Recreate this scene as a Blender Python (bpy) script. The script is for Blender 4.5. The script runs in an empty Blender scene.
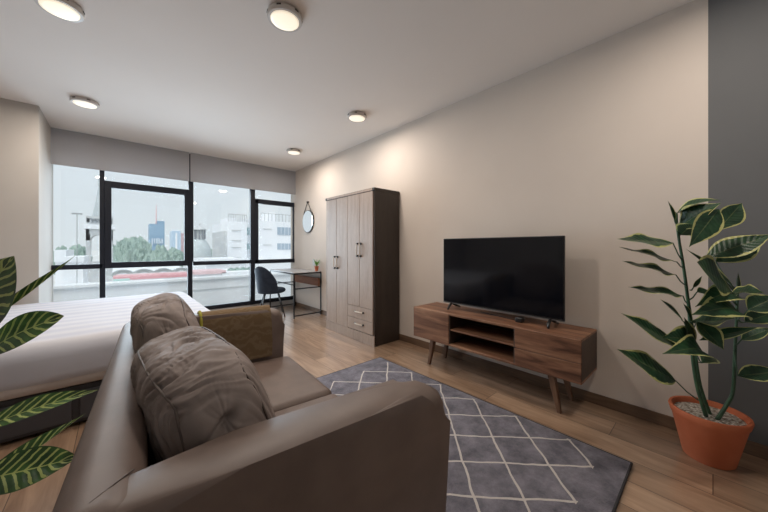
import bpy, bmesh, math, random
from mathutils import Vector, Matrix, noise
PI = math.pi
random.seed(7)
SC = bpy.context.scene
COL = SC.collection

# ------------------------------------------------------------------ camera
cam = bpy.data.cameras.new('camera'); camo = bpy.data.objects.new('camera', cam); COL.objects.link(camo)
camo.location = (0, 0, 1.2)
camo.rotation_euler = (PI/2, 0, -math.radians(41.96))
cam.sensor_width = 36; cam.lens = 36*295.8/768; cam.shift_y = -8.5/768
cam.clip_start = 0.02; cam.clip_end = 3000
SC.camera = camo
# ------------------------------------------------------------------ exposure
SC.view_settings.view_transform = 'Standard'; SC.view_settings.look = 'None'
SC.view_settings.gamma = 1; SC.view_settings.use_curve_mapping = False
SC.view_settings.exposure = 0.0
# ------------------------------------------------------------------ sky (hazy overcast)
W = bpy.data.worlds.new('sky'); SC.world = W; W.use_nodes = True
nt = W.node_tree; nt.nodes.clear()
wo = nt.nodes.new('ShaderNodeOutputWorld'); bg = nt.nodes.new('ShaderNodeBackground')
tc = nt.nodes.new('ShaderNodeTexCoord'); sx = nt.nodes.new('ShaderNodeSeparateXYZ'); rp = nt.nodes.new('ShaderNodeValToRGB')
nt.links.new(tc.outputs['Generated'], sx.inputs[0]); nt.links.new(sx.outputs['Z'], rp.inputs[0])
rp.color_ramp.elements[0].position = 0.0; rp.color_ramp.elements[0].color = (.76, .82, .87, 1)
rp.color_ramp.elements[1].position = 0.5; rp.color_ramp.elements[1].color = (.74, .83, .93, 1)
nt.links.new(rp.outputs[0], bg.inputs[0]); bg.inputs[1].default_value = 1.03
nt.links.new(bg.outputs[0], wo.inputs[0])
DAYLIGHT = 76.0      # skylight coming in through the window band
LAMP = 13.5          # each ceiling lamp
day = bpy.data.lights.new('window_daylight', 'AREA'); day.shape = 'RECTANGLE'; day.size = 2.7; day.size_y = 2.05
day.energy = DAYLIGHT; day.spread = math.radians(115); day.color = (.72, .86, 1.0)
dayo = bpy.data.objects.new('window_daylight', day); COL.objects.link(dayo)
dayo.location = (.80, 6.05, 1.25); dayo.rotation_euler = (PI/2, 0, PI)   # faces into the room (-Y)
dayo.rotation_euler = (-PI/2, 0, 0)

sun = bpy.data.lights.new('hazy_sun', 'SUN'); sun.energy = 2.1; sun.angle = math.radians(25); sun.color = (1, .98, .95)
suno = bpy.data.objects.new('hazy_sun', sun); COL.objects.link(suno); suno.rotation_euler = (math.radians(38), 0, math.radians(-48))   # high, from behind the building

# ------------------------------------------------------------------ materials
def mat(name, base=(.5, .5, .5), rough=.6, spec=.5, metal=0, coat=0):
    m = bpy.data.materials.new(name); m.use_nodes = True
    b = m.node_tree.nodes['Principled BSDF']
    b.inputs['Base Color'].default_value = (*base, 1); b.inputs['Roughness'].default_value = rough
    b.inputs['Specular IOR Level'].default_value = spec; b.inputs['Metallic'].default_value = metal
    b.inputs['Coat Weight'].default_value = coat
    return m
def N(m, t, **kw):
    n = m.node_tree.nodes.new(t)
    for k, v in kw.items():
        if k in n.inputs: n.inputs[k].default_value = v
        else: setattr(n, k, v)
    return n
def L(m, a, b): m.node_tree.links.new(a, b)
def bsdf(m): return m.node_tree.nodes['Principled BSDF']
def noise_mat(name, c1, c2, scale=(1, 1, 1), nscale=5, rough=.6, bump=0, bscale=None, detail=6, spec=.5, coords='Object', lo=.35, hi=.65, rough_var=0, coat=0, dist=0.01):
    m = mat(name, c1, rough, spec, coat=coat)
    t = N(m, 'ShaderNodeTexCoord'); mp = N(m, 'ShaderNodeMapping'); mp.inputs['Scale'].default_value = scale
    L(m, t.outputs[coords], mp.inputs[0])
    n = N(m, 'ShaderNodeTexNoise', Scale=nscale, Detail=detail); L(m, mp.outputs[0], n.inputs[0])
    r = N(m, 'ShaderNodeValToRGB'); r.color_ramp.elements[0].position = lo; r.color_ramp.elements[1].position = hi
    r.color_ramp.elements[0].color = (*c1, 1); r.color_ramp.elements[1].color = (*c2, 1)
    L(m, n.outputs[0], r.inputs[0]); L(m, r.outputs[0], bsdf(m).inputs['Base Color'])
    if bump:
        n2 = N(m, 'ShaderNodeTexNoise', Scale=bscale or nscale, Detail=4); L(m, (t if bscale else mp).outputs[coords if bscale else 0], n2.inputs[0])
        b = N(m, 'ShaderNodeBump', Strength=bump, Distance=dist); L(m, n2.outputs[0], b.inputs['Height']); L(m, b.outputs[0], bsdf(m).inputs['Normal'])
    return m
def wood(name, dark, mid, light, axis='Y', rough=.42, scale=1.0):
    """long grain along one axis, built from stretched noise and a warped wave"""
    m = mat(name, mid, rough)
    t = N(m, 'ShaderNodeTexCoord'); mp = N(m, 'ShaderNodeMapping')
    s = {'X': (1, 9, 9), 'Y': (9, 1, 9), 'Z': (9, 9, 1)}[axis]
    mp.inputs['Scale'].default_value = [k*scale for k in s]; L(m, t.outputs['Object'], mp.inputs[0])
    n = N(m, 'ShaderNodeTexNoise', Scale=1.6, Detail=8, Roughness=.62, Distortion=.8); L(m, mp.outputs[0], n.inputs[0])
    r = N(m, 'ShaderNodeValToRGB'); e = r.color_ramp.elements
    e[0].position = .3; e[0].color = (*dark, 1); e[1].position = .72; e[1].color = (*light, 1)
    k = e.new(.5); k.color = (*mid, 1)
    L(m, n.outputs[0], r.inputs[0])
    n2 = N(m, 'ShaderNodeTexNoise', Scale=14, Detail=3); L(m, mp.outputs[0], n2.inputs[0])
    mx = N(m, 'ShaderNodeMix', data_type='RGBA', blend_type='MULTIPLY'); mx.inputs[0].default_value = .35
    L(m, r.outputs[0], mx.inputs[6]); L(m, n2.outputs[0], mx.inputs[7]); L(m, mx.outputs[2], bsdf(m).inputs['Base Color'])
    b = N(m, 'ShaderNodeBump', Strength=.12, Distance=.003); L(m, n2.outputs[0], b.inputs['Height']); L(m, b.outputs[0], bsdf(m).inputs['Normal'])
    return m

M = {}
M['wall'] = noise_mat('painted_wall_warm', (.68, .61, .55), (.71, .64, .575), nscale=1.5, rough=.8, bump=.06, bscale=160, dist=.002, spec=.25)
M['wall_grey'] = noise_mat('painted_wall_grey', (.145, .15, .155), (.16, .165, .17), nscale=1.5, rough=.8, bump=.06, bscale=160, dist=.002, spec=.25)
M['wall_pale'] = noise_mat('painted_wall_pale', (.68, .66, .63), (.71, .69, .66), nscale=1.5, rough=.8, bump=.06, bscale=160, dist=.002, spec=.25)
M['wall_front'] = noise_mat('painted_wall_beige', (.52, .49, .455), (.55, .52, .48), nscale=1.5, rough=.8, bump=.06, bscale=160, dist=.002, spec=.25)
M['ceiling'] = noise_mat('painted_ceiling', (.84, .79, .745), (.86, .81, .765), nscale=1.2, rough=.85, bump=.05, bscale=120, dist=.002, spec=.2)
# floor: wood-look planks running along the room
m = M['floor'] = mat('wood_plank_floor', (.3, .2, .13), .28, .9, coat=1.0)
bsdf(m).inputs['Coat Roughness'].default_value = .22
t = N(m, 'ShaderNodeTexCoord'); mp = N(m, 'ShaderNodeMapping'); mp.inputs['Rotation'].default_value = (0, 0, PI/2); L(m, t.outputs['Object'], mp.inputs[0])
br = N(m, 'ShaderNodeTexBrick'); br.offset = .37; br.inputs['Scale'].default_value = 1; br.inputs['Brick Width'].default_value = 1.2; br.inputs['Row Height'].default_value = .195
br.inputs['Mortar Size'].default_value = .0022; br.inputs['Mortar Smooth'].default_value = .2
br.inputs['Color1'].default_value = (0, 0, 0, 1); br.inputs['Color2'].default_value = (1, 1, 1, 1); br.inputs['Mortar'].default_value = (.5, .5, .5, 1)
L(m, mp.outputs[0], br.inputs[0])
sc = N(m, 'ShaderNodeVectorMath', operation='SCALE'); sc.inputs[3].default_value = 7; L(m, br.outputs['Color'], sc.inputs[0])
ad = N(m, 'ShaderNodeVectorMath', operation='ADD'); L(m, sc.outputs[0], ad.inputs[1])
m2 = N(m, 'ShaderNodeMapping'); m2.inputs['Scale'].default_value = (1.3, 11, 1); L(m, mp.outputs[0], m2.inputs[0]); L(m, m2.outputs[0], ad.inputs[0])
n = N(m, 'ShaderNodeTexNoise', Scale=1.5, Detail=8, Roughness=.6, Distortion=.7); L(m, ad.outputs[0], n.inputs[0])
r = N(m, 'ShaderNodeValToRGB'); e = r.color_ramp.elements
e[0].position = .28; e[0].color = (.21, .125, .075, 1); e[1].position = .75; e[1].color = (.50, .34, .225, 1); k = e.new(.5); k.color = (.35, .225, .145, 1)
L(m, n.outputs[0], r.inputs[0])
hv = N(m, 'ShaderNodeHueSaturation'); L(m, r.outputs[0], hv.inputs['Color'])
mr = N(m, 'ShaderNodeMapRange'); mr.inputs['To Min'].default_value = .78; mr.inputs['To Max'].default_value = 1.22; L(m, br.outputs['Color'], mr.inputs[0]); L(m, mr.outputs[0], hv.inputs['Value'])
mx = N(m, 'ShaderNodeMix', data_type='RGBA'); L(m, br.outputs['Fac'], mx.inputs[0]); L(m, hv.outputs[0], mx.inputs[6]); mx.inputs[7].default_value = (.09, .055, .035, 1)
L(m, mx.outputs[2], bsdf(m).inputs['Base Color'])
b = N(m, 'ShaderNodeBump', Strength=.25, Distance=.003); b.invert = True; L(m, br.outputs['Fac'], b.inputs['Height']); L(m, b.outputs[0], bsdf(m).inputs['Normal'])
M['baseboard'] = wood('wood_baseboard', (.11, .065, .04), (.18, .11, .068), (.25, .16, .10), 'Y', .4)
M['black_frame'] = mat('black_aluminium', (.010, .013, .022), .55, .3)
M['black_metal'] = mat('black_metal', (.012, .012, .014), .4, .5)
m = M['blind'] = noise_mat('grey_blind_fabric', (.55, .54, .54), (.59, .58, .58), nscale=300, rough=.9, spec=.1)
tl = N(m, 'ShaderNodeBsdfTranslucent'); tl.inputs[0].default_value = (.45, .47, .52, 1); ms = N(m, 'ShaderNodeMixShader'); ms.inputs[0].default_value = .35
L(m, bsdf(m).outputs[0], ms.inputs[1]); L(m, tl.outputs[0], ms.inputs[2]); L(m, ms.outputs[0], m.node_tree.nodes['Material Output'].inputs[0])
M['white_metal'] = mat('white_powder_coat', (.66, .62, .58), .4)
M['dark_slot'] = mat('dark_slot', (.05, .035, .03), .6)
M['curb'] = mat('pale_sill', (.55, .55, .55), .5)
# glass
m = M['glass'] = bpy.data.materials.new('window_glass'); m.use_nodes = True; g = m.node_tree; g.nodes.clear()
o = g.nodes.new('ShaderNodeOutputMaterial'); tr = g.nodes.new('ShaderNodeBsdfTransparent'); gl = g.nodes.new('ShaderNodeBsdfGlossy'); mi = g.nodes.new('ShaderNodeMixShader')
tr.inputs[0].default_value = (.97, .985, .98, 1); gl.inputs['Roughness'].default_value = .02; mi.inputs[0].default_value = .05
g.links.new(tr.outputs[0], mi.inputs[1]); g.links.new(gl.outputs[0], mi.inputs[2]); g.links.new(mi.outputs[0], o.inputs[0])
# lamp diffuser
m = M['lamp'] = bpy.data.materials.new('warm_diffuser'); m.use_nodes = True
bsdf(m).inputs['Base Color'].default_value = (.9, .85, .75, 1); bsdf(m).inputs['Emission Color'].default_value = (1, .86, .66, 1); bsdf(m).inputs['Emission Strength'].default_value = .75
# upholstery
M['sofa'] = noise_mat('taupe_upholstery', (.128, .090, .074), (.160, .114, .094), nscale=9, rough=.50, bump=.10, bscale=420, dist=.002, spec=.7)
M['sofa_seat'] = M['sofa']
M['cushion'] = noise_mat('taupe_cushion_cloth', (.225, .185, .168), (.29, .24, .22), nscale=7, rough=.65, bump=.12, bscale=380, dist=.002, spec=.3)
M['piping'] = mat('taupe_piping', (.10, .075, .065), .6)
m = M['throw'] = noise_mat('olive_brown_throw', (.10, .068, .036), (.16, .112, .062), nscale=16, rough=.9, bump=.3, bscale=260, dist=.003, spec=.1)
t = N(m, 'ShaderNodeTexCoord'); vo = N(m, 'ShaderNodeTexWave', Scale=11, Distortion=14, Detail=4); vo.wave_type = 'RINGS'; L(m, t.outputs['Object'], vo.inputs[0])
r = N(m, 'ShaderNodeValToRGB'); r.color_ramp.elements[0].position = .45; r.color_ramp.elements[0].color = (.165, .112, .064, 1); r.color_ramp.elements[1].position = .85; r.color_ramp.elements[1].color = (.205, .148, .09, 1)
L(m, vo.outputs[0], r.inputs[0]); L(m, r.outputs[0], bsdf(m).inputs['Base Color'])
M['throw_edge'] = mat('yellow_green_binding', (.30, .27, .03), .8)
# bedding
m = M['duvet'] = mat('white_striped_duvet', (.62, .62, .66), .8, .2)
t = N(m, 'ShaderNodeTexCoord'); w = N(m, 'ShaderNodeTexWave', Scale=1.7, Distortion=1.6, Detail=2); w.bands_direction = 'Y'
w.inputs['Detail Scale'].default_value = .6
L(m, t.outputs['Object'], w.inputs[0]); r = N(m, 'ShaderNodeValToRGB'); r.color_ramp.elements[0].color = (.56, .58, .66, 1); r.color_ramp.elements[1].color = (.66, .67, .72, 1)
L(m, w.outputs[0], r.inputs[0]); L(m, r.outputs[0], bsdf(m).inputs['Base Color'])
b = N(m, 'ShaderNodeBump', Strength=.2, Distance=.008); L(m, w.outputs[0], b.inputs['Height']); L(m, b.outputs[0], bsdf(m).inputs['Normal'])
M['sheet'] = noise_mat('white_sheet', (.56, .52, .50), (.60, .56, .54), nscale=3, rough=.85, spec=.15, bump=.2, dist=.01)
M['bed_base'] = noise_mat('charcoal_bed_base', (.035, .037, .045), (.05, .052, .06), nscale=20, rough=.5)
M['bed_panel'] = mat('charcoal_drawer_front', (.075, .08, .095), .35)
# furniture
M['walnut'] = wood('walnut_veneer', (.075, .028, .014), (.26, .12, .066), (.46, .25, .145), 'Y', .45)
M['walnut_dark'] = wood('walnut_edge', (.035, .02, .014), (.065, .036, .024), (.095, .054, .036), 'Y', .5)
M['walnut_leg'] = wood('walnut_leg', (.10, .05, .028), (.19, .10, .06), (.26, .15, .09), 'Z', .45)
M['inner_dark'] = mat('dark_interior', (.045, .027, .02), .6)
M['ward_front'] = wood('taupe_oak_laminate', (.40, .30, .24), (.47, .36, .29), (.53, .41, .33), 'Z', .45, 1.3)
M['ward_side'] = wood('dark_brown_laminate', (.035, .024, .018), (.045, .031, .023), (.055, .038, .028), 'Z', .5)
M['gap'] = mat('shadow_gap', (.05, .036, .03), .8)
M['cream'] = mat('cream_metal_handle', (.62, .56, .48), .3)
M['tv_screen'] = mat('tv_glass', (.004, .005, .008), .10, .38)
M['tv_body'] = mat('tv_black_plastic', (.012, .012, .013), .35)
M['tv_edge'] = mat('tv_silver_edge', (.3, .3, .31), .3, metal=.8)
M['chair_blue'] = noise_mat('navy_velvet', (.016, .026, .045), (.026, .038, .062), nscale=18, rough=.7, spec=.3)
M['desk_top'] = noise_mat('pale_desk_top', (.42, .42, .43), (.46, .46, .47), nscale=8, rough=.25)
M['desk_wood'] = wood('desk_wood', (.20, .075, .035), (.30, .12, .06), (.38, .17, .09), 'Y', .8)
M['mirror'] = mat('mirror_glass', (.92, .93, .94), .03, metal=1)
M['leather'] = mat('black_leather_strap', (.02, .018, .016), .5)
M['plastic_white'] = mat('white_plastic', (.6, .6, .6), .4)
# rug with lozenges
m = M['rug'] = mat('grey_rug', (.12, .12, .13), .95, .1)
t = N(m, 'ShaderNodeTexCoord'); s = N(m, 'ShaderNodeSeparateXYZ')
nw = N(m, 'ShaderNodeTexNoise', Scale=7, Detail=2); L(m, t.outputs['Object'], nw.inputs[0])
wa = N(m, 'ShaderNodeVectorMath', operation='MULTIPLY_ADD'); wa.inputs[1].default_value = (.03, .03, 0); L(m, nw.outputs['Color'], wa.inputs[0]); L(m, t.outputs['Object'], wa.inputs[2])
L(m, wa.outputs[0], s.inputs[0])
def MA(op, a, b=None, c=None):
    n = N(m, 'ShaderNodeMath', operation=op)
    for i, v in enumerate((a, b, c)):
        if v is None: continue
        if isinstance(v, (int, float)): n.inputs[i].default_value = v
        else: L(m, v, n.inputs[i])
    return n.outputs[0]
X = MA('DIVIDE', MA('SUBTRACT', s.outputs['X'], 2.080), .162*2); Y = MA('DIVIDE', MA('SUBTRACT', s.outputs['Y'], .610), .164*2)
def lines(v):
    fr = MA('FRACT', MA('ADD', v, 20.5)); d = MA('ABSOLUTE', MA('SUBTRACT', fr, .5)); return MA('LESS_THAN', d, .026)
ln = MA('MAXIMUM', lines(MA('ADD', X, Y)), lines(MA('SUBTRACT', X, Y)))
inside = MA('MULTIPLY', MA('MULTIPLY', MA('LESS_THAN', s.outputs['X'], 2.086), MA('GREATER_THAN', s.outputs['Y'], .44)), MA('MULTIPLY', MA('LESS_THAN', s.outputs['Y'], 2.256), MA('GREATER_THAN', s.outputs['X'], .77)))
ln = MA('MULTIPLY', ln, inside)
n = N(m, 'ShaderNodeTexNoise', Scale=9, Detail=8, Roughness=.7); L(m, t.outputs['Object'], n.inputs[0])
r = N(m, 'ShaderNodeValToRGB'); r.color_ramp.elements[0].position = .35; r.color_ramp.elements[1].position = .68
r.color_ramp.elements[0].color = (.13, .125, .15, 1); r.color_ramp.elements[1].color = (.28, .27, .31, 1); L(m, n.outputs[0], r.inputs[0])
mx = N(m, 'ShaderNodeMix', data_type='RGBA'); L(m, ln, mx.inputs[0]); L(m, r.outputs[0], mx.inputs[6]); mx.inputs[7].default_value = (.62, .58, .55, 1)
L(m, mx.outputs[2], bsdf(m).inputs['Base Color'])
nf = N(m, 'ShaderNodeTexNoise', Scale=130, Detail=3); L(m, t.outputs['Object'], nf.inputs[0])
b = N(m, 'ShaderNodeBump', Strength=.9, Distance=.012); L(m, nf.outputs[0], b.inputs['Height']); L(m, b.outputs[0], bsdf(m).inputs['Normal'])
M['rug_edge'] = mat('dark_rug_binding', (.03, .03, .033), .9)
# plants
M['terracotta'] = noise_mat('terracotta', (.50, .125, .05), (.62, .19, .085), nscale=5, rough=.7, bump=.15, bscale=60, dist=.002, lo=.3, hi=.75)
M['gravel'] = mat('white_gravel', (.5, .46, .4), .9)
t = N(M['gravel'], 'ShaderNodeTexCoord'); v = N(M['gravel'], 'ShaderNodeTexVoronoi', Scale=75); L(M['gravel'], t.outputs['Object'], v.inputs[0])
r = N(M['gravel'], 'ShaderNodeValToRGB'); r.color_ramp.elements[0].color = (.95, .92, .85, 1); r.color_ramp.elements[1].color = (.25, .20, .15, 1); r.color_ramp.elements[1].position = .75
L(M['gravel'], v.outputs['Distance'], r.inputs[0]); L(M['gravel'], r.outputs[0], bsdf(M['gravel']).inputs['Base Color'])
b = N(M['gravel'], 'ShaderNodeBump', Strength=1, Distance=.01); b.invert = True; L(M['gravel'], v.outputs['Distance'], b.inputs['Height']); L(M['gravel'], b.outputs[0], bsdf(M['gravel']).inputs['Normal'])
M['stem'] = noise_mat('green_stem', (.025, .07, .04), (.05, .12, .06), nscale=20, rough=.45)
M['stem_pale'] = noise_mat('pale_stem', (.12, .16, .05), (.18, .22, .08), nscale=20, rough=.5)
def leaf_mat(name, kind):
    m = mat(name, (.02, .07, .03), .38, .5)
    uv = N(m, 'ShaderNodeUVMap'); s = N(m, 'ShaderNodeSeparateXYZ'); L(m, uv.outputs[0], s.inputs[0])
    def MA(op, a, b=None, c=None):
        n = N(m, 'ShaderNodeMath', operation=op)
        for i, v in enumerate((a, b, c)):
            if v is None: continue
            if isinstance(v, (int, float)): n.inputs[i].default_value = v
            else: L(m, v, n.inputs[i])
        return n.outputs[0]
    au = MA('ABSOLUTE', MA('SUBTRACT', MA('MULTIPLY', s.outputs['X'], 2), 1))      # 0 midrib .. 1 margin
    t = N(m, 'ShaderNodeTexCoord'); n = N(m, 'ShaderNodeTexNoise', Scale=22, Detail=4); L(m, t.outputs['Object'], n.inputs[0])
    nn = MA('SUBTRACT', n.outputs[0], .5)
    if kind == 'margin':
        f = MA('GREATER_THAN', MA('MULTIPLY_ADD', nn, .45, au), .83)
        f2 = MA('LESS_THAN', au, .035)
        fac = MA('MAXIMUM', f, MA('MULTIPLY', f2, .18))
        c1, c2, c3 = (.008, .036, .016), (.022, .075, .03), (.50, .50, .20)
    else:
        ph = MA('SUBTRACT', MA('MULTIPLY', s.outputs['Y'], 10), MA('MULTIPLY', au, 1.6))
        ph = MA('MULTIPLY_ADD', nn, .9, ph)
        sn = MA('SINE', MA('MULTIPLY', ph, 2*PI))
        fac = MA('MULTIPLY', MA('GREATER_THAN', sn, .62), MA('LESS_THAN', au, .93))
        fac = MA('MAXIMUM', fac, MA('LESS_THAN', au, .03))
        c1, c2, c3 = (.012, .045, .014), (.05, .14, .028), (.42, .50, .16)
    r = N(m, 'ShaderNodeValToRGB'); r.color_ramp.elements[0].position = .35; r.color_ramp.elements[1].position = .65
    r.color_ramp.elements[0].color = (*c1, 1); r.color_ramp.elements[1].color = (*c2, 1); L(m, n.outputs[0], r.inputs[0])
    mx = N(m, 'ShaderNodeMix', data_type='RGBA'); L(m, fac, mx.inputs[0]); L(m, r.outputs[0], mx.inputs[6]); mx.inputs[7].default_value = (*c3, 1)
    L(m, mx.outputs[2], bsdf(m).inputs['Base Color'])
    w = MA('SINE', MA('MULTIPLY', MA('SUBTRACT', MA('MULTIPLY', s.outputs['Y'], 12), MA('MULTIPLY', au, 1.6)), 2*PI))
    b = N(m, 'ShaderNodeBump', Strength=.12, Distance=.004); L(m, w, b.inputs['Height']); L(m, b.outputs[0], bsdf(m).inputs['Normal'])
    return m
M['leaf_margin'] = leaf_mat('variegated_leaf', 'margin'); M['leaf_stripe'] = leaf_mat('striped_leaf', 'stripe')
M['leaf_small'] = mat('small_green_leaf', (.12, .34, .05), .5)
# outdoors; haze is painted into the distant colours by paling them
M['city_ground'] = noise_mat('pale_city_ground', (.60, .60, .59), (.70, .70, .68), nscale=.08, rough=.9)
M['parapet'] = noise_mat('white_parapet', (.68, .70, .72), (.74, .76, .78), nscale=.8, rough=.8)
M['stone'] = noise_mat('pale_stone', (.50, .52, .54), (.62, .63, .63), nscale=.8, rough=.9)
M['stone_dark'] = mat('dark_stone', (.28, .30, .33), .9)
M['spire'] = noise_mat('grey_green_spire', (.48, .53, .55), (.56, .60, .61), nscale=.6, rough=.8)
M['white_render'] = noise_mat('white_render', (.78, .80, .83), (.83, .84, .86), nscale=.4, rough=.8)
M['far_blue'] = noise_mat('haze_blue_tower', (.22, .34, .47), (.28, .41, .54), scale=(1, 1, 3), nscale=.05, rough=.5)  # bluish haze painted into the facade colour
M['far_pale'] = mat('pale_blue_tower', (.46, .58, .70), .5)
M['far_red'] = mat('rust_tower_panel', (.52, .36, .38), .7)
M['win_green'] = mat('green_window_glass', (.28, .42, .44), .3)
M['win_grey'] = mat('grey_window_glass', (.36, .44, .52), .3)
M['foliage'] = noise_mat('hazy_foliage', (.27, .36, .33), (.40, .50, .44), nscale=.6, rough=.95, lo=.3, hi=.7)  # greens paled to paint the haze in
M['roof_red'] = mat('red_roof_sheet', (.68, .34, .36), .7)
M['roof_pink'] = mat('pink_roof_sheet', (.74, .54, .55), .7)
M['green_sheet'] = mat('green_sheet', (.40, .60, .56), .7)
M['steel'] = mat('grey_steel', (.35, .37, .38), .5)
M['truss'] = mat('grey_truss', (.40, .42, .42), .7)
M['letters'] = mat('white_letters', (.8, .84, .88), .6)

# ------------------------------------------------------------------ mesh helpers
def bm_new(): return bmesh.new()
def add_box(bm, x0, x1, y0, y1, z0, z1, bev=0, seg=2, mtx=None):
    r = bmesh.ops.create_cube(bm, size=1, matrix=Matrix.Translation(((x0+x1)/2, (y0+y1)/2, (z0+z1)/2)) @ Matrix.Diagonal((abs(x1-x0), abs(y1-y0), abs(z1-z0), 1)))
    vs = r['verts']
    if bev:
        es = list({e for v in vs for e in v.link_edges})
        rr = bmesh.ops.bevel(bm, geom=es, offset=bev, segments=seg, profile=.5, affect='EDGES')
        vs = list({v for f in rr['faces'] for v in f.verts} | {v for v in vs if v.is_valid})
    if mtx is not None: bmesh.ops.transform(bm, matrix=mtx, verts=vs)
    return vs
def add_tube(bm, pts, rad, seg=8, cap=True):
    pts = [Vector(p) for p in pts]; n = len(pts)
    rads = rad if isinstance(rad, (list, tuple)) else [rad]*n
    rings = []; up = None
    for i, p in enumerate(pts):
        d = (pts[min(i+1, n-1)] - pts[max(i-1, 0)]).normalized()
        if up is None: up = Vector((0, 0, 1)) if abs(d.z) < .9 else Vector((1, 0, 0))
        a = d.cross(up).normalized(); b = a.cross(d).normalized(); up = b
        rings.append([bm.verts.new(p + rads[i]*(math.cos(2*PI*k/seg)*a + math.sin(2*PI*k/seg)*b)) for k in range(seg)])
    for i in range(n-1):
        for k in range(seg):
            bm.faces.new((rings[i][k], rings[i][(k+1) % seg], rings[i+1][(k+1) % seg], rings[i+1][k]))
    if cap:
        bm.faces.new(rings[0][::-1]); bm.faces.new(rings[-1])
def add_lathe(bm, prof, c=(0, 0, 0), seg=40, caps=True):
    rings = []
    for r, z in prof:
        rings.append([bm.verts.new((c[0]+r*math.cos(2*PI*k/seg), c[1]+r*math.sin(2*PI*k/seg), c[2]+z)) for k in range(seg)])
    for i in range(len(prof)-1):
        for k in range(seg):
            bm.faces.new((rings[i][k], rings[i][(k+1) % seg], rings[i+1][(k+1) % seg], rings[i+1][k]))
    if caps:
        bm.faces.new(rings[0][::-1]); bm.faces.new(rings[-1])
def add_prism(bm, poly, axis, a, b):
    """extrude a 2D polygon along an axis; poly in the two other axes (in xyz order)"""
    def P(u, v, w): return {'X': (w, u, v), 'Y': (u, w, v), 'Z': (u, v, w)}[axis]
    A = [bm.verts.new(P(u, v, a)) for u, v in poly]; B = [bm.verts.new(P(u, v, b)) for u, v in poly]
    n = len(poly)
    for i in range(n): bm.faces.new((A[i], A[(i+1) % n], B[(i+1) % n], B[i]))
    bm.faces.new(A[::-1]); bm.faces.new(B)
def obj(name, bm, m, parent=None, smooth=False, label=None, kind=None, world=False):
    bmesh.ops.recalc_face_normals(bm, faces=bm.faces)
    me = bpy.data.meshes.new(name); bm.to_mesh(me); bm.free()
    o = bpy.data.objects.new(name, me); COL.objects.link(o)
    me.materials.append(M[m] if isinstance(m, str) else m)
    if smooth is True: me.shade_smooth()
    elif smooth: me.shade_smooth(); me.set_sharp_from_angle(angle=math.radians(smooth))
    if parent is not None:
        o.parent = parent
        if world:
            root = parent
            while root.parent: root = root.parent
            me.transform(MW[root.name].inverted())
    if label: o['label'] = label
    if kind: o['kind'] = kind
    return o
MW = {}
def thing(name, label, cat, loc=(0, 0, 0), rotz=0, group=None):
    o = bpy.data.objects.new(name, None); COL.objects.link(o); o.empty_display_size = .1
    o.location = loc; o.rotation_euler = (0, 0, rotz); o['label'] = label; o['category'] = cat
    if group: o['group'] = group
    MW[o.name] = Matrix.Translation(loc) @ Matrix.Rotation(rotz, 4, 'Z')
    return o
def tag(o, label, cat, group=None):
    o['label'] = label; o['category'] = cat
    if group: o['group'] = group
    return o
def dup(root, loc, rotz=None, label=None):
    r = root.copy(); COL.objects.link(r); r.location = loc
    if rotz is not None: r.rotation_euler = (0, 0, rotz)
    if label: r['label'] = label
    for ch in list(root.children):
        c = ch.copy(); COL.objects.link(c); c.parent = r
        for g in ch.children:
            d = g.copy(); COL.objects.link(d); d.parent = c
    return r
def struct(name, bm, m, smooth=False, parent=None):
    o = obj(name, bm, m, parent, smooth)
    if parent is None: o['kind'] = 'structure'
    return o
def box(*a, **k):
    bm = bm_new(); add_box(bm, *a, **k); return bm

# ------------------------------------------------------------------ room shell
XR, YW, ZC = 2.73, 5.80, 2.775
XL, YB, YN, XN = -2.9, -2.3, 5.01, -0.655
struct('floor', box(XL-.1, XR+.1, YB-.1, YW+.12, -.1, 0), 'floor')
struct('ceiling', box(XL-.1, XR+.1, YB-.1, YW+.2, ZC, ZC+.1), 'ceiling')
struct('wall_right', box(XR, XR+.12, .02, YW+.2, 0, ZC), 'wall')
struct('wall_right_grey', box(XR, XR+.12, YB-.1, .02, 0, ZC), 'wall_grey')
struct('wall_left', box(XL-.12, XL, YB-.1, YN, 0, ZC), 'wall_pale')
struct('wall_back', box(XL, XR, YB-.12, YB, 0, ZC), 'wall_pale')
struct('wall_front', box(XL, XN, YN, YW+.2, 0, ZC), 'wall_front')
struct('wall_sill', box(XN, XR, YW+.04, YW+.16, 0, .12), 'curb')
struct('baseboard_right', box(XR-.012, XR, YB, YW+.04, 0, .08, bev=.003), 'baseboard')
struct('baseboard_left', box(XL, XL+.012, YB, YN, 0, .08), 'baseboard')
struct('baseboard_back', box(XL+.012, XR-.012, YB, YB+.012, 0, .08), 'baseboard')

# windows (black aluminium, plane at YG)
YG = 5.86
def win(name, frames, pane):
    bm = bm_new()
    for x0, x1, z0, z1, d in frames: add_box(bm, x0, x1, YG-d, YG+d, z0, z1, bev=.004, seg=1)
    o = struct(name, bm, 'black_frame')
    g = obj('window_pane', box(pane[0], pane[1], YG+.002, YG+.008, pane[2], pane[3]), 'glass', o)
    return o
ZM0, ZM1, ZB0, ZB1, ZT = .90, .965, .12, .19, 2.76
win('window_1', [(XN, -.165, ZM0, ZM1, .035), (XN, -.165, ZB0, ZB1, .03), (XN, -.165, 2.70, ZT, .03), (-.195, -.145, ZM1, ZT, .04), (-.195, -.135, ZB0, ZM1, .035)], (XN, -.17, ZB1, 2.7))
win('window_2', [(-.145, -.07, ZM0, 2.16, .045), (.815, .875, ZM0, 2.16, .045), (-.07, .815, 2.065, 2.16, .04), (-.07, .815, ZM0, .985, .045), (-.145, .862, ZB0, ZB1, .03), (-.145, .875, 2.70, ZT, .03)], (-.14, .872, ZB1, 2.7))
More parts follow.
